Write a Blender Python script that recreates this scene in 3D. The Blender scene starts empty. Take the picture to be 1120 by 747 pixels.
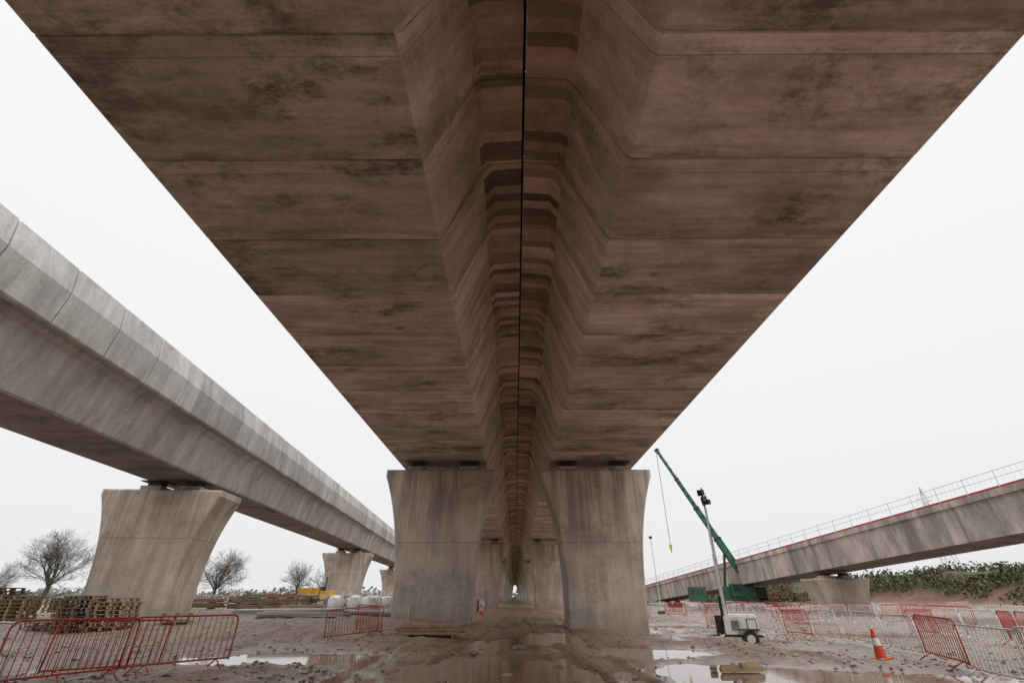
import bpy, math, random
import numpy as np
from mathutils import Vector, Matrix, noise
random.seed(7); np.random.seed(7)
scene=bpy.context.scene
COL=scene.collection
# ---------------------------------------------------------------- helpers
class MB:
    def __init__(s): s.v=[]; s.f=[]; s.m=[]
    def add(s,vs,fs,m=0):
        o=len(s.v); s.v.extend([tuple(p) for p in vs])
        for f in fs: s.f.append([i+o for i in f]); s.m.append(m)
    def box(s,c,size,m=0,rot=0.0,mat=None):
        hx,hy,hz=size[0]/2,size[1]/2,size[2]/2
        pts=[Vector((x,y,z)) for x in(-hx,hx) for y in(-hy,hy) for z in(-hz,hz)]
        R=mat if mat is not None else Matrix.Rotation(rot,3,'Z')
        pts=[R@p+Vector(c) for p in pts]
        s.add(pts,[(0,1,3,2),(4,6,7,5),(0,4,5,1),(2,3,7,6),(0,2,6,4),(1,5,7,3)],m)
    def tube(s,a,b,r0,r1=None,n=6,m=0,cap=True):
        if r1 is None: r1=r0
        a=Vector(a); b=Vector(b); d=(b-a)
        if d.length<1e-6: return
        d.normalize()
        up=Vector((0,0,1)) if abs(d.z)<.95 else Vector((1,0,0))
        u=d.cross(up).normalized(); w=d.cross(u)
        vs=[]
        for p,r in((a,r0),(b,r1)):
            for i in range(n):
                t=2*math.pi*i/n
                vs.append(p+u*(math.cos(t)*r)+w*(math.sin(t)*r))
        fs=[(i,(i+1)%n,n+(i+1)%n,n+i) for i in range(n)]
        if cap: fs+= [tuple(range(n))[::-1],tuple(range(n,2*n))]
        s.add(vs,fs,m)
    def path(s,pts,r,n=6,m=0):
        for a,b in zip(pts[:-1],pts[1:]): s.tube(a,b,r,r,n,m)
    def mesh(s,name,mats,smooth=False):
        me=bpy.data.meshes.new(name); me.from_pydata(s.v,[],s.f)
        for mt in mats: me.materials.append(mt)
        me.polygons.foreach_set('material_index',s.m)
        if smooth: me.polygons.foreach_set('use_smooth',[True]*len(s.f))
        me.update(); return me
    def obj(s,name,mats,parent=None,loc=(0,0,0),rot=0,smooth=False,bevel=0,fix=True):
        me=s.mesh(name,mats,smooth)
        if fix:
            import bmesh
            bm=bmesh.new(); bm.from_mesh(me); bmesh.ops.recalc_face_normals(bm,faces=bm.faces[:]); bm.to_mesh(me); bm.free()
        return place(name,me,parent,loc,rot,bevel)
def place(name,me,parent=None,loc=(0,0,0),rot=0,bevel=0,scale=1):
    o=bpy.data.objects.new(name,me); COL.objects.link(o)
    o.location=loc; o.rotation_euler=(0,0,rot); o.scale=(scale,)*3
    if parent: o.parent=parent
    if bevel:
        b=o.modifiers.new('bevel','BEVEL'); b.width=bevel; b.segments=2; b.limit_method='ANGLE'; b.angle_limit=math.radians(35)
    return o
def empty(name,loc=(0,0,0),rot=0):
    o=bpy.data.objects.new(name,None); COL.objects.link(o); o.location=loc; o.rotation_euler=(0,0,rot); o.empty_display_size=.3
    return o
# ---------------------------------------------------------------- materials
class NT:
    def __init__(s,name):
        s.mat=bpy.data.materials.new(name); s.mat.use_nodes=True
        s.t=s.mat.node_tree; s.b=s.t.nodes['Principled BSDF']
    def n(s,typ,ins=None,**kw):
        nd=s.t.nodes.new(typ)
        for k,v in kw.items(): setattr(nd,k,v)
        if ins:
            for k,v in ins.items():
                if isinstance(v,bpy.types.NodeSocket): s.t.links.new(v,nd.inputs[k])
                else: nd.inputs[k].default_value=v
        return nd
    def pos(s): return s.n('ShaderNodeNewGeometry').outputs['Position']
    def obj(s): return s.n('ShaderNodeTexCoord').outputs['Object']
    def mapv(s,vec,scale):
        return s.n('ShaderNodeVectorMath',{0:vec,1:scale},operation='MULTIPLY').outputs[0]
    def noise(s,vec,scale,detail=6,rough=.6,dist=0):
        return s.n('ShaderNodeTexNoise',{'Vector':vec,'Scale':scale,'Detail':min(detail,5),'Roughness':rough,'Distortion':dist}).outputs['Fac']
    def math(s,op,a,b=None,clamp=False):
        ins={0:a}
        if b is not None: ins[1]=b
        return s.n('ShaderNodeMath',ins,operation=op,use_clamp=clamp).outputs[0]
    def maprange(s,v,a,b,c=0.0,d=1.0):
        return s.n('ShaderNodeMapRange',{'Value':v,'From Min':a,'From Max':b,'To Min':c,'To Max':d}).outputs[0]
    def grey(s,v): return s.n('ShaderNodeCombineColor',{0:v,1:v,2:v}).outputs[0]
    def mix(s,f,a,b,blend='MIX'):
        nd=s.t.nodes.new('ShaderNodeMix'); nd.data_type='RGBA'; nd.blend_type=blend
        for k,v in((0,f),(6,a),(7,b)):
            if isinstance(v,bpy.types.NodeSocket): s.t.links.new(v,nd.inputs[k])
            else:
                nd.inputs[k].default_value=v if k==0 else (tuple(v)+(1,))[:4]
        return nd.outputs[2]
    def bump(s,h,strength,dist):
        nb=s.n('ShaderNodeBump',{'Height':h,'Strength':strength,'Distance':dist})
        s.t.links.new(nb.outputs[0],s.b.inputs['Normal'])
    def out(s,col=None,rough=None,metal=None):
        for k,v in(('Base Color',col),('Roughness',rough),('Metallic',metal)):
            if v is None: continue
            if isinstance(v,bpy.types.NodeSocket): s.t.links.new(v,s.b.inputs[k])
            else: s.b.inputs[k].default_value=(tuple(v)+(1,))[:4] if k=='Base Color' else v
        return s.mat
def concrete(name,light,dark,seg=2.4,segaxis=1,segamt=.35,stain=.6,blot=.5,streak=None,planks=False,midband=None,off=0.8,strip=False,drag=None):
    t=NT(name); p=t.pos()
    sep=t.n('ShaderNodeSeparateXYZ',{0:p})
    sy=t.math('DIVIDE',t.math('ADD',sep.outputs[segaxis],off),seg)
    s=t.math('FLOOR',sy); fr=t.math('FRACT',sy)
    side=t.math('GREATER_THAN',sep.outputs[0],.25)
    w=t.n('ShaderNodeTexWhiteNoise',{'Vector':t.n('ShaderNodeCombineXYZ',{0:s,1:side}).outputs[0]},noise_dimensions='3D').outputs['Value']
    # every cast has its own surface: shift the noise per segment
    if seg<20 and not planks:
        pj=t.n('ShaderNodeVectorMath',{0:p,1:t.n('ShaderNodeCombineXYZ',{0:t.math('MULTIPLY',w,9.),1:t.math('MULTIPLY',side,7.),2:t.math('MULTIPLY',w,23.)}).outputs[0]},operation='ADD').outputs[0]
    else: pj=p
    big=t.noise(t.mapv(pj,(.6,1.1,.6)),.55,5,.68)
    col=t.mix(t.maprange(big,.36,.64),light,dark)
    if planks:
        s2=t.math('FLOOR',t.math('DIVIDE',sep.outputs[1],.30))
        w2=t.n('ShaderNodeTexWhiteNoise',{'Vector':t.n('ShaderNodeCombineXYZ',{0:s2,1:side}).outputs[0]},noise_dimensions='3D').outputs['Value']
        w=t.math('POWER',t.math('ADD',t.math('MULTIPLY',w2,.75),t.math('MULTIPLY',w,.25)),.8)
    if segamt>0:
        col=t.mix(1.0,col,t.grey(t.maprange(w,0,1,1-segamt,1+segamt*.4)),'MULTIPLY')
    if strip:
        col=t.mix(t.math('MULTIPLY',t.math('LESS_THAN',fr,.14),t.maprange(w,.2,.9,.0,.4)),col,tuple(min(1,c*1.25) for c in light))
        e=t.math('ABSOLUTE',t.math('SUBTRACT',fr,.145))
        col=t.mix(t.maprange(e,.002,.007,.6,0),col,tuple(c*.45 for c in dark))
        jn=t.noise(t.mapv(p,(.5,2.5,1)),1.4,4,.6)
        edge=t.math('MULTIPLY',t.maprange(fr,.80,1.0),t.maprange(jn,.42,.62))
        col=t.mix(t.math('MULTIPLY',edge,.75),col,tuple(c*.4 for c in dark))
    b=t.noise(t.mapv(pj,(.55,1.0,.8)),.9,5,.82)
    bm=t.noise(pj,.24,2,.5)
    bf=t.math('MULTIPLY',t.maprange(b,.46,.64),t.maprange(bm,.42,.58))
    col=t.mix(t.math('MULTIPLY',bf,blot),col,tuple(c*.26 for c in dark))
    if drag:
        # fine brushed / shutter-release drag marks across the face
        dn=t.noise(t.mapv(pj,drag),1.0,4,.7)
        col=t.mix(1,col,t.grey(t.maprange(dn,.3,.7,.74,1.22)),'MULTIPLY')
    if streak:
        st=t.noise(t.mapv(p,streak),1.0,5,.65,.2)
        col=t.mix(t.math('MULTIPLY',t.maprange(st,.48,.64),stain),col,tuple(c*.55 for c in dark))
        col=t.mix(t.math('MULTIPLY',t.maprange(st,.44,.33),.4),col,tuple(min(1,c*1.25) for c in light))
    if midband:
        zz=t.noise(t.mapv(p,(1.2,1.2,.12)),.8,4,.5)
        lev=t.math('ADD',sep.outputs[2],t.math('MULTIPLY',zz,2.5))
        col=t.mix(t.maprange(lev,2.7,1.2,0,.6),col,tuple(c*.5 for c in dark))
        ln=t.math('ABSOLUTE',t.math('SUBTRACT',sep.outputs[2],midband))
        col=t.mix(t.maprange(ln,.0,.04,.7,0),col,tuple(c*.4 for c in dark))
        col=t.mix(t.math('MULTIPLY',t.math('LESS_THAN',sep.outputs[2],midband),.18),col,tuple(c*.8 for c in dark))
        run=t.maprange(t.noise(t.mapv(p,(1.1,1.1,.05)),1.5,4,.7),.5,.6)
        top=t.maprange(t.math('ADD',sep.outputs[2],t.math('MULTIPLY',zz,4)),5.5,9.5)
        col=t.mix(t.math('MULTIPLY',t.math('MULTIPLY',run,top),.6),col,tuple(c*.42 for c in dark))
        pv=t.math('ABSOLUTE',t.math('SUBTRACT',t.math('FRACT',t.math('MULTIPLY',sep.outputs[0],.45)),.5))
        col=t.mix(t.maprange(pv,.0,.012,.35,0),col,tuple(c*.5 for c in dark))
    fine=t.noise(p,8,5,.75)
    col=t.mix(1.0,col,t.mix(fine,(.70,.70,.70),(1.28,1.28,1.28)),'MULTIPLY')
    h=t.math('ADD',t.math('MULTIPLY',fine,.6),t.math('MULTIPLY',big,2))
    t.bump(h,.4,.02)
    return t.out(col,.88)
M_soffit=concrete('soffit_concrete',(.74,.61,.525),(.44,.345,.285),segamt=.26,blot=.9,strip=True,drag=(.35,3.5,1))
M_web=concrete('web_concrete',(.78,.65,.56),(.50,.395,.325),segamt=.2,blot=.55,streak=(.5,1.6,.3),stain=.45,strip=True)
M_slab=concrete('slab_concrete',(.74,.56,.44),(.44,.32,.24),segamt=.88,planks=True,blot=.6)
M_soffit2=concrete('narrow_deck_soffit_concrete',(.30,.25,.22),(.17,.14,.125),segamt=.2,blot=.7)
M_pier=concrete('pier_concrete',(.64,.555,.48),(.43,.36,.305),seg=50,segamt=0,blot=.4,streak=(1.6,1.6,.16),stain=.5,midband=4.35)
M_side=concrete('deck_side_concrete',(.64,.605,.575),(.44,.41,.385),seg=9.6,segamt=.15,blot=.4,streak=(.5,1.3,.22),stain=.5,off=-1.5)
M_side_r=concrete('stained_deck_side_concrete',(.64,.57,.52),(.40,.35,.32),seg=3.0,segamt=.3,blot=.5,streak=(.5,.7,.10),stain=.9,off=-1)
M_panel=concrete('parapet_panel_concrete',(.60,.59,.56),(.46,.45,.43),seg=2.6,segamt=.25,blot=.3,streak=(.6,1.5,.3),stain=.45,off=45+2.6)
def simple(name,col,rough=.6,metal=0,var=.25,scale=6,bump=.15,dirt=None):
    t=NT(name); p=t.obj(); n=t.noise(p,scale,4,.65)
    c=t.mix(n,tuple(x*(1-var) for x in col),tuple(min(1,x*(1+var)) for x in col))
    if dirt:
        d=t.noise(p,scale*.6,5,.7,.5); c=t.mix(t.maprange(d,.5,.68,0,.8),c,dirt)
    t.bump(n,bump,.01)
    return t.out(c,rough,metal)
MUD=(.19,.135,.10)
M_red=simple('red_painted_steel',(.42,.03,.035),.45,0,.2,5,dirt=MUD)
M_galv=simple('galvanised_steel',(.62,.62,.61),.45,.1,.15,8,dirt=(.36,.30,.25))
M_white=simple('white_paint',(.74,.74,.72),.45,0,.08,4,dirt=(.45,.40,.34))
M_black=simple('black_rubber',(.02,.02,.02),.6,0,.3)
M_dark=simple('dark_void',(.012,.011,.010),.9)
M_green=simple('crane_green_paint',(.015,.10,.06),.4,0,.15,2,dirt=(.04,.08,.05))
M_wood=simple('weathered_timber',(.20,.14,.095),.85,0,.45,4,.4,dirt=(.07,.055,.045))
M_wood2=simple('fresh_timber',(.38,.26,.155),.8,0,.35,4,.4,dirt=(.16,.12,.085))
M_ply=simple('plywood_sheets',(.42,.41,.38),.7,0,.2,2)
M_orange=simple('orange_plastic',(.60,.065,.02),.45,0,.1,4,dirt=(.3,.10,.05))
M_yellow=simple('yellow_paint',(.65,.36,.02),.45,0,.15,3,dirt=MUD)
M_blue=simple('blue_tarp',(.06,.16,.36),.5,0,.2,3)
M_glass=simple('dark_glass',(.03,.04,.05),.1,0,.1)
M_bark=simple('bark',(.075,.06,.05),.9,0,.3,4)
M_bark_far=simple('hazy_bark',(.16,.14,.125),.9,0,.2,4)  # distance haze put into the colour, paler than the near bark
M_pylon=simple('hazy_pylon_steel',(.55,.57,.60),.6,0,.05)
M_bearing=simple('bearing_steel',(.05,.045,.04),.6,.3,.2)
def leafmat(name,a,b,sc=.35):
    t=NT(name); p=t.pos(); n=t.noise(p,sc,4,.7); n2=t.noise(p,4,2,.6)
    c=t.mix(t.maprange(n,.38,.62),a,b); c=t.mix(1,c,t.mix(n2,(.5,.5,.5),(1.5,1.5,1.5)),'MULTIPLY')
    return t.out(c,.9)
M_leaf=leafmat('bramble_foliage',(.045,.065,.024),(.105,.085,.042))
M_leaf2=leafmat('autumn_foliage',(.17,.10,.04),(.09,.085,.035))
M_hedge=leafmat('winter_hedge_twigs',(.095,.08,.06),(.075,.075,.048))
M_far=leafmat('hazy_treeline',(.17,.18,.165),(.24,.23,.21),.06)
def ground_mat():
    t=NT('wet_mud'); p=t.pos(); sep=t.n('ShaderNodeSeparateXYZ',{0:p})
    x,y,z=sep.outputs[0],sep.outputs[1],sep.outputs[2]
    big=t.noise(t.mapv(p,(1,.6,0)),.16,5,.65,.5)
    med=t.noise(p,1.1,5,.75,.3)
    fine=t.noise(p,13,5,.8)
    c=t.mix(t.maprange(big,.36,.62),(.33,.24,.185),(.29,.245,.215))
    ax=t.math('ABSOLUTE',t.math('ADD',x,t.math('MULTIPLY',t.math('SUBTRACT',med,.5),8)))
    c=t.mix(t.maprange(ax,3,10,.8,0),c,(.45,.275,.18))
    c=t.mix(t.maprange(med,.48,.64,0,.8),c,(.15,.105,.08))
    sm=t.noise(t.mapv(p,(1.6,.16,1)),1.3,4,.7,.6)
    c=t.mix(t.maprange(sm,.52,.64,0,.6),c,(.16,.115,.088))
    pb=t.noise(p,3.1,5,.8)
    c=t.mix(t.maprange(pb,.55,.66,0,.6),c,(.43,.385,.34))
    vo=t.n('ShaderNodeTexVoronoi',{'Vector':p,'Scale':9.0,'Randomness':1.0})
    stc=t.n('ShaderNodeSeparateColor',{0:vo.outputs['Color']})
    smask=t.math('MULTIPLY',t.maprange(vo.outputs['Distance'],.28,.38,1,0),t.math('GREATER_THAN',stc.outputs[0],.6))
    sc=t.mix(stc.outputs[1],(.12,.10,.085),(.46,.42,.38))
    c=t.mix(t.math('MULTIPLY',smask,.7),c,sc)
    c=t.mix(1,c,t.mix(fine,(.5,.5,.5),(1.42,1.42,1.42)),'MULTIPLY')
    dist=t.n('ShaderNodeVectorMath',{0:p},operation='LENGTH').outputs['Value']
    gr=t.mix(med,(.085,.10,.04),(.15,.13,.075))
    g=t.maprange(t.math('ADD',t.math('ADD',dist,t.math('MULTIPLY',big,60)),t.maprange(x,-30,-70,0,55)),150,175)
    c=t.mix(g,c,gr)
    bank=t.math('MULTIPLY',t.maprange(z,.5,1.2),t.maprange(x,40,48))
    c=t.mix(bank,c,t.mix(t.maprange(med,.38,.60),(.085,.042,.03),(.18,.09,.066)))
    veg=t.math('MULTIPLY',t.maprange(t.math('ADD',z,t.math('MULTIPLY',med,4)),4.0,5.0),t.maprange(x,40,50))
    c=t.mix(veg,c,(.06,.06,.028))
    wet=t.maprange(t.math('ADD',z,t.math('MULTIPLY',t.math('SUBTRACT',med,.5),.14)),.07,-.05)
    near=t.maprange(dist,60,40)
    wet=t.math('MULTIPLY',wet,near)
    c=t.mix(t.math('MULTIPLY',wet,.6),c,(.14,.088,.06))
    r=t.maprange(wet,0,1,.8,.2)
    h=t.math('ADD',t.math('MULTIPLY',med,3),t.math('ADD',fine,t.math('MULTIPLY',smask,1.2)))
    t.bump(h,t.maprange(wet,0,1,1,.15),.06)
    return t.out(c,r)
M_ground=ground_mat()
def water_mat():
    t=NT('muddy_water'); p=t.pos(); n=t.noise(p,3,3,.5)
    t.bump(n,.06,.01)
    c=t.mix(t.noise(p,.8,4,.6),(.24,.155,.11),(.32,.215,.155))
    t.b.inputs['Specular IOR Level'].default_value=.8
    return t.out(c,.05)
M_water=water_mat()
def stone_mat():
    t=NT('crushed_stone'); p=t.pos(); w=t.n('ShaderNodeTexWhiteNoise',{'Vector':t.n('ShaderNodeVectorMath',{0:p,1:(.18,.18,.18)},operation='SNAP').outputs[0]}).outputs['Value']
    c=t.mix(w,(.11,.085,.07),(.40,.345,.30)); return t.out(c,.85)
M_stone=stone_mat()
# ---------------------------------------------------------------- terrain
def sst(a,b,v):
    t=max(0.,min(1.,(v-a)/(b-a))); return t*t*(3-2*t)
PUD=[(-6.6,16.2,2.9,1.3,.16),(-10.5,20.5,3.0,1.3,.13),(4.9,13.2,1.7,1.6,.16),(4.6,18.3,2.3,1.5,.16),(-.6,13.2,2.2,2.6,.13),(-1.2,19.5,1.7,3.2,.12),(8.6,12.6,2.2,1.1,.16),(1.8,24.5,1.4,3,.10),(-3.2,11.3,1.4,.7,.12),(8.6,23.5,2.2,2.0,.14),(11.5,33,3,1.8,.14),(-13,12.5,2.2,.8,.12),(2.4,11.2,1.2,.5,.08),(-9,26,2.5,.9,.12),(6.5,28.5,1.6,2,.12),(16,26,3,2,.12)]
def gz(x,y,fine=True):
    z=.62*sst(1,-9,x)*sst(17,28,y) if x<1 else 0.
    if abs(x)<60 and -5<y<90:
        z+=.11*noise.noise(Vector((x*.22,y*.22,1.3)))+.06*noise.noise(Vector((x*.8,y*.6,4.3)))+.03*noise.noise(Vector((x*2.6,y*2.2,7.)))
        if abs(x)<16:
            for rx in(-3.6,-1.7,1.2,3.1,9.6,11.4,-9.2,-11.1):
                q=x-rx-.6*math.sin(y*.09+rx)
                if abs(q)<.7: z-=.06*math.exp(-(q/.22)**2)*(0.6+.6*noise.noise(Vector((rx,y*.25,0)))); z+=.035*math.exp(-((abs(q)-.42)/.12)**2)*(1+noise.noise(Vector((x*2,y*1.2,rx))))
        for px,py,ax,ay,d in PUD:
            wx=x+.6*noise.noise(Vector((x*.9,y*.9,3))); wy=y+.6*noise.noise(Vector((x*.9,y*.9,9)))
            q=((wx-px)/ax)**2+((wy-py)/ay)**2
            if q<4: z-=d*math.exp(-q*q*.6)
    if x>46:
        b=sst(48-(y-60)*.05,60-(y-60)*.05,x)*sst(-10,15,y)*(1-sst(230,300,y))
        z+=b*(4.3+.8*noise.noise(Vector((x*.05,y*.05,0))))+b*.5*noise.noise(Vector((x*.35,y*.35,2)))
    return z
def axis(parts):
    a=[]
    for s,e,st in parts: a+=list(np.arange(s,e,st))
    return a+[parts[-1][1]]
xs=axis([(-3000,-600,300),(-600,-200,40),(-200,-80,6),(-80,-24,1.2),(-24,-14,.3),(-14,14,.1),(14,26,.3),(26,46,1.2),(46,100,.8),(100,200,6),(200,600,40),(600,3000,300)])
ys=axis([(-400,-40,40),(-40,4,2.5),(4,9,.3),(9,26,.1),(26,45,.25),(45,120,1.0),(120,260,5),(260,600,30),(600,4000,300)])
V=[];nx=len(xs);ny=len(ys)
for y in ys:
    for x in xs: V.append((x,y,gz(x,y)))
idx=np.arange(nx*ny).reshape(ny,nx)
F=np.stack([idx[:-1,:-1],idx[:-1,1:],idx[1:,1:],idx[1:,:-1]],-1).reshape(-1,4)
me=bpy.data.meshes.new('ground'); me.from_pydata(V,[],F.tolist()); me.materials.append(M_ground)
me.polygons.foreach_set('use_smooth',[True]*len(F)); me.update(); place('ground',me)
b=MB(); b.add([(-17,5,-.07),(24,5,-.07),(24,40,-.07),(-17,40,-.07)],[(0,1,2,3)]); b.obj('puddle_water',[M_water],fix=False)
b=MB()
for i in range(9000):
    y=9.5+random.random()**1.8*32; x=random.uniform(-1,1)*(y*.98+2)
    if abs(x)<4 and random.random()<.5: continue
    if noise.noise(Vector((x*.3,y*.3,5)))<-.05 and random.random()<.75: continue
    r=random.choice([.018,.022,.03,.045])*(1+random.random()*.7)
    if random.random()<.015: r*=2.6
    z=gz(x,y); a=random.random()*6.28
    vs=[]
    for q in((1,0,0),(0,1,0),(-1,0,0),(0,-1,0),(.2,.1,.8),(0,0,-.4),(.6,.6,.4),(-.6,.5,.45),(-.5,-.6,.4),(.5,-.6,.5)):
        k=r*random.uniform(.7,1.25); cx=q[0]*math.cos(a)-q[1]*math.sin(a); cy=q[0]*math.sin(a)+q[1]*math.cos(a)
        vs.append((x+cx*k*1.2,y+cy*k,z+q[2]*k*.8+r*.15))
    b.add(vs,[(0,6,9),(1,7,6),(2,8,7),(3,9,8),(4,9,6),(4,6,7),(4,7,8),(4,8,9),(0,1,6),(1,2,7),(2,3,8),(3,0,9),(0,9,3)])
b.obj('gravel',[M_stone],fix=False)
# ---------------------------------------------------------------- viaduct parts
def loft(b,stations,path,lat,matidx):
    rings=[]
    for y,prof in stations:
        ox,oz=path(y); o=len(b.v)
        for l,z in prof: b.v.append((ox+l*lat[0],y+l*lat[1],z+oz))
        rings.append(o)
    n=len(stations[0][1])
    for r0,r1 in zip(rings[:-1],rings[1:]):
        for i in range(n):
            j=(i+1)%n; b.f.append([r0+i,r0+j,r1+j,r1+i]); b.m.append(matidx[i])
    b.f.append(list(range(rings[0],rings[0]+n))); b.m.append(matidx[0])
    b.f.append(list(range(rings[-1],rings[-1]+n))); b.m.append(matidx[0])
def inset(prof,d):
    n=len(prof); area=sum(prof[i][0]*prof[(i+1)%n][1]-prof[(i+1)%n][0]*prof[i][1] for i in range(n)); sg=1 if area>0 else -1
    out=[]
    for i in range(n):
        p=Vector(prof[i]); a=(p-Vector(prof[i-1])).normalized(); c=(Vector(prof[(i+1)%n])-p).normalized()
        na=Vector((-a.y,a.x))*sg; nc=Vector((-c.y,c.x))*sg
        m=(na+nc); m=m/ max(.4,m.length_squared/2)
        out.append((p.x+m.x*d,p.y+m.y*d))
    return out
def stations(profA,profB,y0,y1,seg,off,gd=.03,gw=.025):
    st=[]; joints=[]
    j=math.ceil((y0-off)/seg)
    while off+j*seg<y1: joints.append((off+j*seg,j)); j+=1
    cur=profA; st.append((y0,cur))
    for yj,k in joints:
        nxt=profB if k%3==0 else profA
        st.append((yj-gw,cur)); st.append((yj-gw*.5,inset(cur,gd))); st.append((yj+gw*.5,inset(nxt,gd))); st.append((yj+gw,nxt)); cur=nxt
    st.append((y1,cur)); return st
XC=.25
def mainprof(h,sgn):
    p=[(2.13,9.3),(7.84,9.3),(7.92,9.36),(8.75,11.6),(9.5,11.95),(9.5,13.3),(9.25,13.3),(9.25,12.35),(.035,12.35),(.035,12.10),(.98-h,12.02),(1.14-h*.4,11.80-h),(2.02,9.42)]
    return [(sgn*a+XC,z) for a,z in p]
mi=[0,1,1,1,1,1,1,1,1,2,2,1,1]
via=empty('concrete_viaduct')
for sgn,nm in((-1,'west_deck'),(1,'east_deck')):
    b=MB(); loft(b,stations(mainprof(0,sgn),mainprof(.15,sgn),-40,520,2.4,4.0-24),lambda y:(0,0),(1,0),mi)
    b.obj(nm,[M_soffit,M_web,M_slab],via)
b=MB(); b.box((XC,240,12.30),(.066,558,.05)); b.obj('joint_seal',[M_dark],via)
def pier(parent,cx,cy,ztop,zbot,rot=0,wb=2.2,wt=3.45,depth=2.7,soff=None,bear=(-1.7,1.7)):
    H=ztop-zbot
    zs=[0,.15,.3,.4,.5,.58,.66,.73,.8,.86,.91,.955]
    def w(t): return wb+(wt-wb)*min(1,(t/.955))**2.9
    R=[(w(t),zbot+t*H) for t in zs]+[(wt,ztop)]
    poly=[(a,z) for a,z in R]+[(-a,z) for a,z in R[::-1]]
    b=MB(); c=.09
    lay=[(-depth/2,c),(-depth/2+c,0),(depth/2-c,0),(depth/2,c)]
    n=len(poly); rings=[]
    for yy,ins in lay:
        o=len(b.v); rings.append(o)
        for a,z in poly: b.v.append((a-math.copysign(ins,a),yy,z-(ins if z>=ztop else 0)))
    for r0,r1 in zip(rings[:-1],rings[1:]):
        for i in range(n):
            j=(i+1)%n; b.f.append([r0+i,r0+j,r1+j,r1+i]); b.m.append(0)
    h=len(R)
    for r in(rings[0],rings[-1]):
        for i in range(h-1):
            b.f.append([r+i,r+i+1,r+n-2-i,r+n-1-i]); b.m.append(0)
    if soff:
        g=soff-ztop
        for bx in bear:
            b.box((bx,-.2,ztop+g*.25),(1.15,1.1,g*.5+.02),0)
            b.box((bx,-.2,ztop+g*.73),(.7,.7,g*.46),1)
            b.box((bx,-.2,soff-.03),(1.3,1.2,.05),1)
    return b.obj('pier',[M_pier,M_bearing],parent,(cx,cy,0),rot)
for i in range(-1,11):
    y=30.9+46*i
    for s in(-1,1): pier(via,XC+s*4.93,y,8.62,-.6,soff=9.3)
AL=math.atan(.075); latL=(math.cos(AL),math.sin(AL)); 
vl=empty('concrete_viaduct')
pl=[(-19.6,7.57),(-16.25,7.57),(-16.17,7.65),(-15.66,9.55),(-15.42,9.72),(-15.42,10.15),(-20.4,10.15),(-20.4,9.72),(-20.16,9.55),(-19.66,7.65)]
pathL=lambda y:(-.075*y,0)
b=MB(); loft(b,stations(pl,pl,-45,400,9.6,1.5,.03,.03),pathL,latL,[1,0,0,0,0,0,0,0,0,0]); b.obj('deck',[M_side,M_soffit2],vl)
b=MB()
pp=[(-15.34,9.82),(-15.16,9.84),(-15.12,9.9),(-14.98,11.15),(-15.16,12.2),(-15.24,12.24),(-15.36,12.2),(-15.28,11.1)]
pq=[(-35.82-a,z) for a,z in pp]
y=-45
while y<400:
    for prof in(pp,pq):
        e=.022
        dz=random.uniform(-.012,.012); dl=random.uniform(-.012,.012)
        pr_=[(a+dl,z+dz) for a,z in prof]
        loft(b,[(y+e,inset(pr_,.025)),(y+e+.03,pr_),(y+2.6-e-.03,pr_),(y+2.6-e,inset(pr_,.025))],pathL,latL,[0]*8)
    y+=2.6
b.obj('parapet_panels',[M_panel],vl)
for y in(-15.5,28.6,72,116,160,204,248):
    pier(vl,-17.92-.075*y-.35,y+0,6.95,-.3,AL,2.15,3.3,2.7,7.57,(-1.1,1.1))
AR=math.atan(.083); latR=(math.cos(AR),math.sin(AR))
zr=lambda y:-.06*(y-31)
pathR=lambda y:(36.6-34-.083*y,zr(y))
vr=empty('concrete_viaduct')
pr=[(33.75,5.2),(38.2,5.2),(38.8,7.1),(39.4,7.3),(39.4,8.05),(39.1,8.05),(39.1,7.5),(33.7,7.5),(33.7,8.05),(33.42,8.05),(33.42,7.62),(33.55,7.56)]
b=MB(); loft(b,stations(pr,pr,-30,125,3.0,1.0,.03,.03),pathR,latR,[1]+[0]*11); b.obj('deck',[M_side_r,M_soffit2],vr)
b=MB()
def RP(l,y,z): return (36.6-34-.083*y+l*latR[0],y+l*latR[1],z+zr(y))
for l in(33.5,39.3):
    y=-30
    while y<124:
        b.tube(RP(l,y,8.0),RP(l,y,9.25),.035,n=4,m=0)
        b.tube(RP(l,y,9.2),RP(l,y+2.4,9.2),.025,n=4,m=0); b.tube(RP(l,y,8.75),RP(l,y+2.4,8.75),.02,n=4,m=0)
        for q in range(1,6): b.tube(RP(l,y+q*.4,8.4),RP(l,y+q*.4,9.2),.009,n=3,m=0)
        a=[RP(l,y+.02,8.06),RP(l,y+2.38,8.06),RP(l,y+2.38,8.22),RP(l,y+.02,8.22)]; b.add(a+[(p[0]+.04,p[1],p[2]) for p in a],[(0,1,2,3),(4,7,6,5),(3,2,6,7),(0,4,5,1)],1)
        y+=2.4
b.obj('edge_protection_railing',[M_galv,M_red],vr,fix=False)
for y in(9,55,101):
    pier(vr,36.6-34-.083*y+35.9*latR[0],y+35.9*latR[1]-3.0,4.95+zr(y)-.3,-.5,AR,2.3,3.0,2.6,5.2+zr(y),(-1,1))
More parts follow.
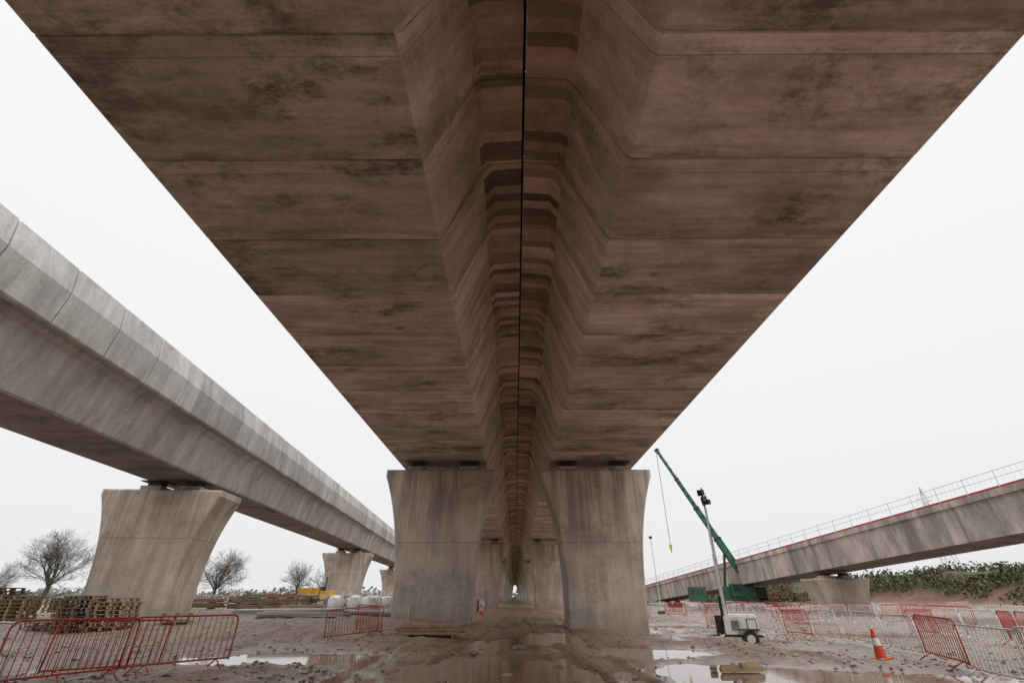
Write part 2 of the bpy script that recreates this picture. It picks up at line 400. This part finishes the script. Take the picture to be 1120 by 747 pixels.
# ---------------------------------------------------------------- barriers
def barrier_mesh(name,mat,L=2.2,H=1.06):
    b=MB(); r=.019; c=.12
    pts=[(-L/2,0,.15),(-L/2,0,H-c),(-L/2+c*.3,0,H-c*.3),(-L/2+c,0,H),(L/2-c,0,H),(L/2-c*.3,0,H-c*.3),(L/2,0,H-c),(L/2,0,.15)]
    b.path(pts,r,7); b.tube((-L/2,0,.19),(L/2,0,.19),r,n=7)
    n=17
    for i in range(1,n):
        x=-L/2+L*i/n; b.tube((x,0,.19),(x,0,H),.0085,n=5)
    for s in(-1,1):
        x=s*(L/2-.28)
        b.path([(x,-.30,.015),(x,-.26,.05),(x,0,.19),(x,.26,.05),(x,.30,.015)],.016,6)
    b.tube((-L/2-.04,0,.8),(-L/2,0,.8),.012,n=5); b.tube((L/2,0,.35),(L/2+.05,0,.35),.012,n=5)
    return b.mesh(name,[mat],True)
BR=barrier_mesh('barrier_red',M_red); BG=barrier_mesh('barrier_galv',M_galv)
def barrier(x0,y0,x1,y1,red):
    cx,cy=(x0+x1)/2,(y0+y1)/2; a=math.atan2(y1-y0,x1-x0)
    o=place('pedestrian_barrier',BR if red else BG,None,(cx,cy,gz(cx,cy)+.0),a)
    d=math.hypot(x1-x0,y1-y0)
    dz=gz(x1,y1)-gz(x0,y0); o.rotation_euler[1]=-math.atan2(dz,d)*.8; o.rotation_euler[0]=random.uniform(-.05,.05)
    return o
def run(pts,seq,gap=2.27):
    k=0
    for (xa,ya),(xb,yb) in zip(pts[:-1],pts[1:]):
        d=math.hypot(xb-xa,yb-ya); n=max(1,round(d/gap))
        for i in range(n):
            t0=i/n;t1=t0+2.2/d
            jx=random.uniform(-.12,.12); jy=random.uniform(-.1,.1)
            barrier(xa+(xb-xa)*t0+jx,ya+(yb-ya)*t0,xa+(xb-xa)*t1+jy,ya+(yb-ya)*t1,seq[k%len(seq)]); k+=1
barrier(-8.05,11.35,-6.8,13.1,1); barrier(-8.75,9.45,-8.0,11.35,1); barrier(-8.4,12.9,-9.4,11.2,1)
barrier(-11.7,10.9,-9.7,10.5,0); barrier(-13.9,11.9,-11.8,11.1,0)
barrier(-7.1,20.4,-5.6,21.9,1); barrier(-6.7,23,-5.4,21.6,1); barrier(-5.5,21.9,-4.8,23.9,0)
run([(10.3,9.2),(10.6,13.0),(12.1,18.0),(12.7,25.5),(11.5,31.5)],[0,0,1,0,0,0,1,0,0])
run([(11.5,32.5),(15.5,36),(22,37.5)],[1,0,0,1,0])
run([(27.5,22),(23.5,31),(20.5,40),(18.3,52),(16.2,70)],[1,0,0,1,1,0,0,1])
run([(9.5,44),(13,46),(18.5,48)],[1,0,1,0,0])
run([(29,34),(26,42),(24,52),(22,66)],[1,1,0,1])
run([(14.5,14),(17.5,19.5),(19,26)],[0,1,1,0])
run([(24,60),(30,57),(38,60),(50,58)],[1,1,1,0])
run([(-40,50),(-31,47),(-25,49)],[1,1,0]); run([(-18,38),(-13,41),(-9,46)],[1,0,0,1]); run([(-24,62),(-14,60),(-8,66)],[1,0,1]); run([(-44,60),(-30,58)],[1,1,0])
run([(-3.4,47),(-3.0,56)],[1,0,0])
# ---------------------------------------------------------------- timber & pallets
def pallet(b,z,jx=0,jy=0,rot=0,m=0):
    R=Matrix.Rotation(rot,3,'Z')
    def bx(c,s): b.box(R@Vector(c)+Vector((jx,jy,z)),s,m,mat=R)
    for i in range(7): bx((0,-.54+i*.18,.135),(1.2,.10,.02))
    for i in(-1,0,1):
        bx((i*.53,0,.113),(.10,1.16,.02))
        for j in(-1,0,1): bx((i*.53,j*.5,.06),(.10,.12,.084))
        bx((i*.53,0,.009),(.10,1.17,.018))
def pallet_stack(x,y,n,rot,m=None,fresh=False):
    b=MB()
    for i in range(n): pallet(b,i*.15,random.uniform(-.07,.07),random.uniform(-.07,.07),random.uniform(-.07,.07))
    return b.obj('pallet_stack',[M_wood2 if fresh else M_wood],None,(x,y,gz(x,y)-.01),rot)
pallet_stack(-23.0,24.5,7,.2,fresh=True); pallet_stack(-24.6,25,9,.1); pallet_stack(-18.4,22.4,9,.35); pallet_stack(-17.1,22.8,8,.15,fresh=True); pallet_stack(-20.2,24.5,3,.1,fresh=True); pallet_stack(-19.9,22.8,2,-.1)
pallet_stack(-15.6,24.6,3,.5,fresh=True); pallet_stack(-30,36,6,.4); pallet_stack(-14,43,7,.1); pallet_stack(-19,46,8,.3); pallet_stack(-28,30,6,.6); pallet_stack(-32,37,6,.1)
def timber_stack(x,y,L,W,n,rot,mat):
    b=MB()
    for s in(-.35,.35): b.box((s*L,0,.05),(.1,W,.1))
    z=.1
    for i in range(n):
        k=int(W/.22)
        for j in range(k):
            if random.random()<.1 and i==n-1: continue
            b.box((random.uniform(-.15,.15),-W/2+.11+j*.22,z+.055),(L*random.uniform(.88,1.04),.2,.1),rot=random.uniform(-.02,.02))
        z+=.115
        if i%3==2:
            for s in(-.35,0,.35): b.box((s*L,0,z+.02),(.08,W,.04))
            z+=.045
    b.obj('timber_stack',[mat],None,(x,y,gz(x,y)-.01),rot)
timber_stack(-3.5,22.6,2.6,.9,3,.10,M_wood2); timber_stack(-15.8,37,3.6,1.5,7,.1,M_wood); timber_stack(-18.5,40,4,1.6,8,.0,M_wood)
timber_stack(-21.5,44,4,1.6,7,.2,M_wood); timber_stack(-26,42,5,1.6,5,.2,M_wood); timber_stack(-13.3,33.5,2.4,1.2,3,.3,M_wood2)
def sheets(x,y,rot,n=7):
    b=MB(); z=0
    for i in range(n):
        b.box((random.uniform(-.2,.2),random.uniform(-.1,.1),z+.03),(4.2,2.0,.05),rot=random.uniform(-.06,.06)); z+=.06
    b.obj('plywood_sheet_stack',[M_ply],None,(x,y,gz(x,y)),rot)
sheets(-11.2,28.5,.25,6); sheets(-13.5,30,.1,5); sheets(-9.5,31.5,.1,4)
b=MB()
for c,s,r in(((0,0,.06),(1.1,.12,.1),.1),((.1,.25,.06),(.9,.12,.1),-.15),((.3,.1,.15),(.8,.1,.08),.5),((-.5,.4,.05),(.5,.16,.08),1.1)): b.box(c,s,rot=r)
b.obj('timber_offcuts',[M_wood2],None,(5.4,13.4,-.05),.1)
b=MB()
for c,s,r in(((0,0,.06),(1.1,.14,.12),.3),((.2,.3,.06),(.8,.12,.1),-.4)): b.box(c,s,rot=r)
b.obj('timber_offcuts',[M_wood],None,(3.3,27.6,gz(3.3,27.6)),.2)
def bag(x,y,mat):
    b=MB(); n=12
    rows=[(0,.42),(.1,.5),(.45,.53),(.8,.5),(.95,.38),(1.0,.12)]
    for z,r in rows:
        for i in range(n):
            t=2*math.pi*i/n; k=r/max(abs(math.cos(t)),abs(math.sin(t)))**.75*random.uniform(.96,1.04); b.v.append((k*math.cos(t),k*math.sin(t),z))
    for q in range(len(rows)-1):
        for i in range(n):
            j=(i+1)%n; b.f.append([q*n+i,q*n+j,(q+1)*n+j,(q+1)*n+i]); b.m.append(0)
    b.f.append([5*n+i for i in range(n)]); b.m.append(0)
    for sx in(-1,1):
        b.path([(sx*.4,-.4,.85),(sx*.4,-.2,1.2),(sx*.4,.2,1.2),(sx*.4,.4,.85)],.03,5)
    b.obj('bulk_bag',[mat],None,(x,y,gz(x,y)),random.random(),smooth=True)
for x,y in((-12.2,36),(-11,36.4),(-9.9,36),(-13.4,48),(-12,49),(-33,52),(-34.3,52.5),(-10.6,40)): bag(x,y,M_white)
bag(-11.4,41,M_blue); bag(-36,44,M_blue)
def cone(x,y):
    b=MB(); b.box((0,0,.02),(.40,.40,.04),0)
    zs=[(.04,.14),(.34,.10),(.52,.075),(.74,.035)]; n=16
    for (z0,r0),(z1,r1),m in zip(zs[:-1],zs[1:],(0,1,0)):
        b.tube((0,0,z0),(0,0,z1),r0,r1,n,m)
    o=b.obj('traffic_cone',[M_orange,M_white],None,(x,y,gz(x,y)),.4); o.rotation_euler[1]=-.08
cone(10.4,15.8); cone(-2.7,43)
# ---------------------------------------------------------------- mobile lighting tower
T=empty('mobile_lighting_tower',(9.15,21.9,gz(9.15,21.9)),-.35)
b=MB()
b.box((0,0,.72),(1.25,.95,.62),0); b.box((0,0,1.06),(1.15,.85,.07),0); b.box((0,0,.37),(1.4,1.0,.08),1)
for i in range(6): b.box((-.35+i*.05,-.485,.72),(.02,.02,.35),1)
b.box((.38,-.482,.75),(.36,.015,.42),1); b.box((.38,-.492,.75),(.30,.01,.36),0)
b.obj('generator_housing',[M_white,M_black],T,bevel=.02)
b=MB()
for s in(-1,1):
    b.tube((.25,s*.52,.28),(.25,s*.66,.28),.28,n=20,m=0); b.tube((.25,s*.66,.28),(.25,s*.67,.28),.15,n=16,m=1)
    b.box((.25,s*.6,.6),(.75,.2,.03),0)
b.tube((-.6,0,.35),(-1.4,0,.35),.04,m=1); b.tube((-1.3,0,.35),(-1.3,0,.0),.03,m=1)
b.box((-.8,0,.7),(.3,.6,.7),0)
for sx in(-1,1):
    for sy in(-1,1): b.tube((sx*.7,sy*.5,.4),(sx*.85,sy*.85,.35),.03,m=1); b.tube((sx*.85,sy*.85,.45),(sx*.85,sy*.85,.0),.03,m=1); b.tube((sx*.85,sy*.85,.03),(sx*.85,sy*.85,.0),.1,n=10,m=1)
b.obj('wheels_and_outriggers',[M_black,M_galv],T)
b=MB()
b.box((-.5,0,1.9),(.14,.14,2.9),0); b.box((-.5,0,3.7),(.10,.10,1.6),0); b.box((-.5,0,4.9),(.07,.07,1.4),0)
b.box((-.62,0,1.2),(.12,.3,1.1),1)
b.tube((-.4,.09,.9),(-.45,.06,5.3),.012,n=5,m=1)
b.obj('telescopic_mast',[M_galv,M_black],T)
b=MB()
b.box((-.5,0,5.42),(.14,.24,.1),0)
b.box((-.47,0,5.62),(.20,.26,.26),0,mat=Matrix.Rotation(.3,3,'Z')@Matrix.Rotation(-.2,3,'X'))
b.box((-.55,0,5.93),(.22,.26,.26),0,mat=Matrix.Rotation(-.5,3,'Z')@Matrix.Rotation(.25,3,'X'))
b.box((-.33,-.05,5.5),(.16,.2,.2),0,rot=.8)
b.tube((-.5,0,5.3),(-.5,0,6.15),.03,m=0)
b.obj('floodlight_head',[M_black],T)
# ---------------------------------------------------------------- mobile crane
CR=empty('mobile_crane',(29.0,70.5,gz(29,70.5)),.0)
b=MB()
b.box((0,0,1.15),(10.0,2.6,.5),0); b.box((-4.5,0,1.9),(1.6,2.5,1.7),0); b.box((-5.32,0,2.2),(.03,2.1,.7),2); b.box((-4.6,-1.26,2.2),(1.0,.03,.65),2)
b.box((1.2,.0,2.1),(4.2,2.3,1.3),0); b.box((3.6,0,1.95),(1.2,2.6,1.5),1); b.box((.3,-1.25,2.35),(1.5,.8,1.5),0); b.box((.3,-1.66,2.55),(1.1,.03,.8),2)
for x in(-3.6,-2.0,1.4,3.2):
    for s in(-1,1): b.tube((x,s*1.0,.62),(x,s*1.35,.62),.62,n=20,m=1); b.tube((x,s*1.35,.62),(x,s*1.37,.62),.3,n=12,m=0)
for x in(-2.8,4.6):
    b.box((x,0,.75),(.35,6,.25),0)
    for s in(-1,1): b.tube((x,s*2.9,.8),(x,s*2.9,.05),.09,m=1); b.box((x,s*2.9,.04),(.7,.7,.08),1)
b.obj('carrier',[M_green,M_black,M_glass],CR,bevel=.04)
b=MB()
A=Vector((3.0,0,2.3)); Bp=Vector((-6.9,0,21.2)); d=(Bp-A); L=d.length; d.normalize()
ang=math.atan2(d.x,d.z); R=Matrix.Rotation(ang,3,'Y')
for t0,t1,w in((0,.34,.78),(.30,.56,.62),(.52,.78,.48),(.74,.99,.36)):
    c=A+d*L*(t0+t1)/2; b.box(c,(w,w*.85,L*(t1-t0)),0,mat=R)
    b.box(A+d*L*t1,(w*1.12,w,.25),1,mat=R)
for k in range(18):
    t=.05+k*.05; b.box(A+d*L*t+R@Vector((0,-.34,0)),(.42,.05,.12),1,mat=R)
b.box(Bp+d*.2,(.55,.45,.45),1,mat=R)
b.tube((-.8,0,1.9),A+d*L*.27,.16,n=10,m=1)
for s in(-.1,.1): b.tube(Bp+Vector((-.2,s,0)),Vector((-7.1,s,8)),.018,n=4,m=1)
b.box((-7.1,0,7.7),(.3,.25,.6),2); b.tube((-7.1,0,7.4),(-7.1,0,7.0),.06,m=1)
b.obj('telescopic_boom',[M_green,M_black,M_yellow],CR)
b=MB(); b.tube((0,0,0),(-.1,0,7.2),.05,.03,6); b.box((-.1,0,7.3),(.3,.2,.25),1); b.box((0,0,.15),(.6,.6,.3),1); b.obj('lamp_mast',[M_galv,M_black],None,(15.1,55,gz(15,55)))
DM=empty('site_dumper',(-20.5,55,gz(-20,55)),.3)
b=MB()
b.add([(-1.9,-.9,.9),(-.2,-.9,.8),(-.2,.9,.8),(-1.9,.9,.9),(-2.2,-1,1.7),(0,-1,1.75),(0,1,1.75),(-2.2,1,1.7)],[(0,1,2,3),(0,4,5,1),(1,5,6,2),(2,6,7,3),(3,7,4,0)],0)
b.box((.9,0,1.1),(1.7,1.2,.8),0); b.box((.1,0,.7),(3.2,.8,.3),1); b.box((.3,0,1.6),(.5,.5,.5),1)
for p in((-.1,-.6),(-.1,.6)): b.tube((p[0]+.6,p[1],1.4),(p[0]+.6,p[1],2.8),.04,m=1)
b.box((.5,0,2.8),(.3,1.25,.06),0); b.box((.5,0,2.95),(.15,.15,.2),0)
for x in(-1.1,1.1):
    for s in(-1,1): b.tube((x,s*.65,.5),(x,s*1.05,.5),.5,n=18,m=1)
b.obj('body',[M_yellow,M_black],DM,bevel=.03)
# ---------------------------------------------------------------- trees
def bare_tree(x,y,h,seed,mat,levels=6,wide=1.0):
    rnd=random.Random(seed); b=MB()
    C=Vector((0,0,h*.52)); RX=h*.50*wide; RZ=h*.48
    def inside(p):
        q=p-C; return (q.x/RX)**2+(q.y/RX)**2+(q.z/RZ)**2
    def grow(p,d,L,r,lv):
        q=p.copy(); dd=d.copy(); rr=r
        for i in range(3):
            dd=(dd+Vector((rnd.uniform(-1,1),rnd.uniform(-1,1),rnd.uniform(-.5,.7)))*.2).normalized()
            nq=q+dd*L/3; nr=rr*.85
            b.tube(q,nq,rr,nr,5 if lv>3 else 3,cap=False); q=nq; rr=nr
            if inside(q)>1.0+rnd.random()*.15: return
            if lv>0 and (i<2):
                for _ in range(1 if lv>2 else 2):
                    sd=(dd*.7+Vector((rnd.gauss(0,1),rnd.gauss(0,1),rnd.gauss(.1,.7)))*.62).normalized()
                    grow(q,sd,L*rnd.uniform(.5,.8),rr*.5,lv-1)
        if lv>0:
            for i in range(2):
                sd=(dd+Vector((rnd.gauss(0,1),rnd.gauss(0,1),rnd.gauss(.15,.6)))*.45).normalized()
                grow(q,sd,L*rnd.uniform(.65,.85),max(rr*.7,.014),lv-1)
    top=Vector((0,0,h*.2)); b.tube((0,0,-.3),top,h*.034,h*.027,8,cap=False)
    n=6
    for i in range(n):
        a=i*6.283/n+rnd.random(); tilt=rnd.uniform(.35,1.15) if i else .1
        grow(top,Vector((math.cos(a)*math.sin(tilt),math.sin(a)*math.sin(tilt),math.cos(tilt))),h*.27,h*.017,levels-1)
    b.obj('bare_tree',[mat],None,(x,y,gz(x,y)),0,fix=False)
bare_tree(-90,100,13.0,3,M_bark,6,1.05)
bare_tree(-64.5,112,10.8,5,M_bark,6,1.25)
bare_tree(-55,132,10.0,9,M_bark,5,1.2)
bare_tree(-50,136,9.0,12,M_bark,5)
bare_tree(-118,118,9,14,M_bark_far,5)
def foliage(name,pts,mat,per,size):
    b=MB()
    for (x,y,z,rx,ry,rz) in pts:
        for i in range(per):
            u=Vector((random.gauss(0,1),random.gauss(0,1),abs(random.gauss(0,1)))).normalized()*random.random()**.4
            c=Vector((x+u.x*rx,y+u.y*ry,z+u.z*rz)); s=size*random.uniform(.5,1.3)
            a=Vector((random.gauss(0,1),random.gauss(0,1),random.gauss(0,1))).normalized(); t=a.orthogonal().normalized(); w=a.cross(t)
            b.add([c+t*s,c+w*s*.6,c-t*s*.8,c-w*s*.5],[(0,1,2,3)])
    b.obj(name,[mat],fix=False)
P=[]
for i in range(430):
    y=random.uniform(22,200); e=(y-60)*.05; x=52.5+abs(random.gauss(0,1))*8-e+2*math.sin(y*.11); P.append((x,y,gz(x,y)-.3,random.uniform(1.2,3.5),random.uniform(1.2,3.5),random.uniform(.5,1.9)))
foliage('bramble_bank',P,M_leaf,120,.25)
P=[]
for i in range(16):
    x=random.uniform(36,50); P.append((x,random.uniform(88,98),gz(x,92),1.8,1.8,random.uniform(2.0,4.4)))
foliage('autumn_hedge',P,M_leaf2,300,.25)
P=[]
for i in range(95):
    x=random.uniform(-230,-10); P.append((x,150+random.uniform(-8,8),-.3,4.5,2,random.uniform(1.6,3.4)))
foliage('hedge_row',P,M_hedge,170,.30)
P=[]
for i in range(260):
    x=random.uniform(-700,650); y=random.uniform(520,600); P.append((x,y,0,14,8,random.uniform(6,13)))
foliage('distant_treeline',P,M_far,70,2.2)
def heap(x,y,rx,ry,h):
    b=MB(); n=28; m=10
    for j in range(m+1):
        for i in range(n):
            t=2*math.pi*i/n; r=1-j/m
            px=x+rx*r*math.cos(t); py=y+ry*r*math.sin(t); zz=h*(math.cos(r*math.pi)*.5+.5)+.4*noise.noise(Vector((px*.5,py*.5,1)))*(j>0)
            b.v.append((px,py,gz(px,py)+zz-.1))
    for j in range(m):
        for i in range(n):
            k=(i+1)%n; b.f.append([j*n+i,j*n+k,(j+1)*n+k,(j+1)*n+i]); b.m.append(0)
    b.obj('spoil_heap',[M_ground],smooth=True,fix=True)
heap(-62,78,16,6,1.5); heap(-36,84,12,5,1.2); heap(30,118,14,5,1.8); heap(46,46,5,9,1.0)
b=MB()
def pt(s,t,z,w): return (s*w,t*w,z)
lev=[(0,4.2),(10,3.1),(20,2.2),(28,1.5),(36,1.1),(44,.8),(50,.15)]
for (z0,w0),(z1,w1) in zip(lev[:-1],lev[1:]):
    for s,t in((1,1),(1,-1),(-1,-1),(-1,1)):
        b.tube(pt(s,t,z0,w0),pt(s,t,z1,w1),.13,n=4)
        s2,t2=(-t,s); b.tube(pt(s,t,z0,w0),pt(s2,t2,z1,w1),.08,n=3); b.tube(pt(s2,t2,z0,w0),pt(s,t,z1,w1),.08,n=3)
for z,w in((30,8),(37,10.5),(44,7.5)):
    for s in(-1,1):
        b.tube((0,0,z+1.6),(s*w,0,z),.11,n=4); b.tube((0,0,z-.2),(s*w,0,z),.11,n=4); b.tube((s*w,0,z),(s*w,0,z-2.4),.1,n=4)
b.obj('electricity_pylon',[M_pylon],None,(196,230,-2),.5)
# ---------------------------------------------------------------- world + sun
w=bpy.data.worlds.new('World'); scene.world=w; w.use_nodes=True; nt=w.node_tree
bg=nt.nodes['Background']; bg.inputs['Strength'].default_value=.1
sky=nt.nodes.new('ShaderNodeTexSky'); sky.sky_type='NISHITA'; sky.sun_disc=False
SE,SR=math.radians(48),math.radians(155)
sky.sun_elevation=SE; sky.sun_rotation=SR; sky.dust_density=5; sky.air_density=1
hs=nt.nodes.new('ShaderNodeHueSaturation'); hs.inputs['Saturation'].default_value=.15; nt.links.new(sky.outputs[0],hs.inputs['Color'])
tc=nt.nodes.new('ShaderNodeTexCoord'); sp=nt.nodes.new('ShaderNodeSeparateXYZ'); nt.links.new(tc.outputs['Generated'],sp.inputs[0])
cr=nt.nodes.new('ShaderNodeValToRGB'); nt.links.new(sp.outputs[2],cr.inputs[0])
e=cr.color_ramp.elements; e[0].position=0; e[0].color=(.325,.33,.337,1); e[1].position=1; e[1].color=(1,1,1,1)
for p_,c_ in((.3,(.35,.352,.357,1)),(.68,(.372,.374,.379,1)),(.76,(.95,.95,.95,1))):
    q=e.new(p_); q.color=c_
vm=nt.nodes.new('ShaderNodeVectorMath'); vm.operation='SCALE'; vm.inputs['Scale'].default_value=26.5; nt.links.new(cr.outputs[0],vm.inputs[0])
mx=nt.nodes.new('ShaderNodeMix'); mx.data_type='RGBA'; mx.inputs[0].default_value=.93
nt.links.new(hs.outputs[0],mx.inputs[6]); nt.links.new(vm.outputs[0],mx.inputs[7]); nt.links.new(mx.outputs[2],bg.inputs[0])
sl=bpy.data.lights.new('sun','SUN'); sl.energy=1.0; sl.angle=math.radians(35); sl.color=(1,.97,.93)
so=bpy.data.objects.new('sun',sl); COL.objects.link(so)
dirv=Vector((math.sin(SR)*math.cos(SE),math.cos(SR)*math.cos(SE),math.sin(SE)))
so.rotation_euler=dirv.to_track_quat('Z','Y').to_euler(); so.location=(0,-20,60)
cam=bpy.data.cameras.new('camera'); co=bpy.data.objects.new('camera',cam); COL.objects.link(co)
cam.lens=16.17; cam.sensor_width=36; cam.clip_start=.1; cam.clip_end=8000
co.location=(0,0,1.5); co.rotation_euler=(math.radians(90+29.06),0,math.radians(.3))
scene.camera=co
scene.view_settings.view_transform='Standard'; scene.view_settings.look='None'; scene.view_settings.exposure=0; scene.view_settings.gamma=1
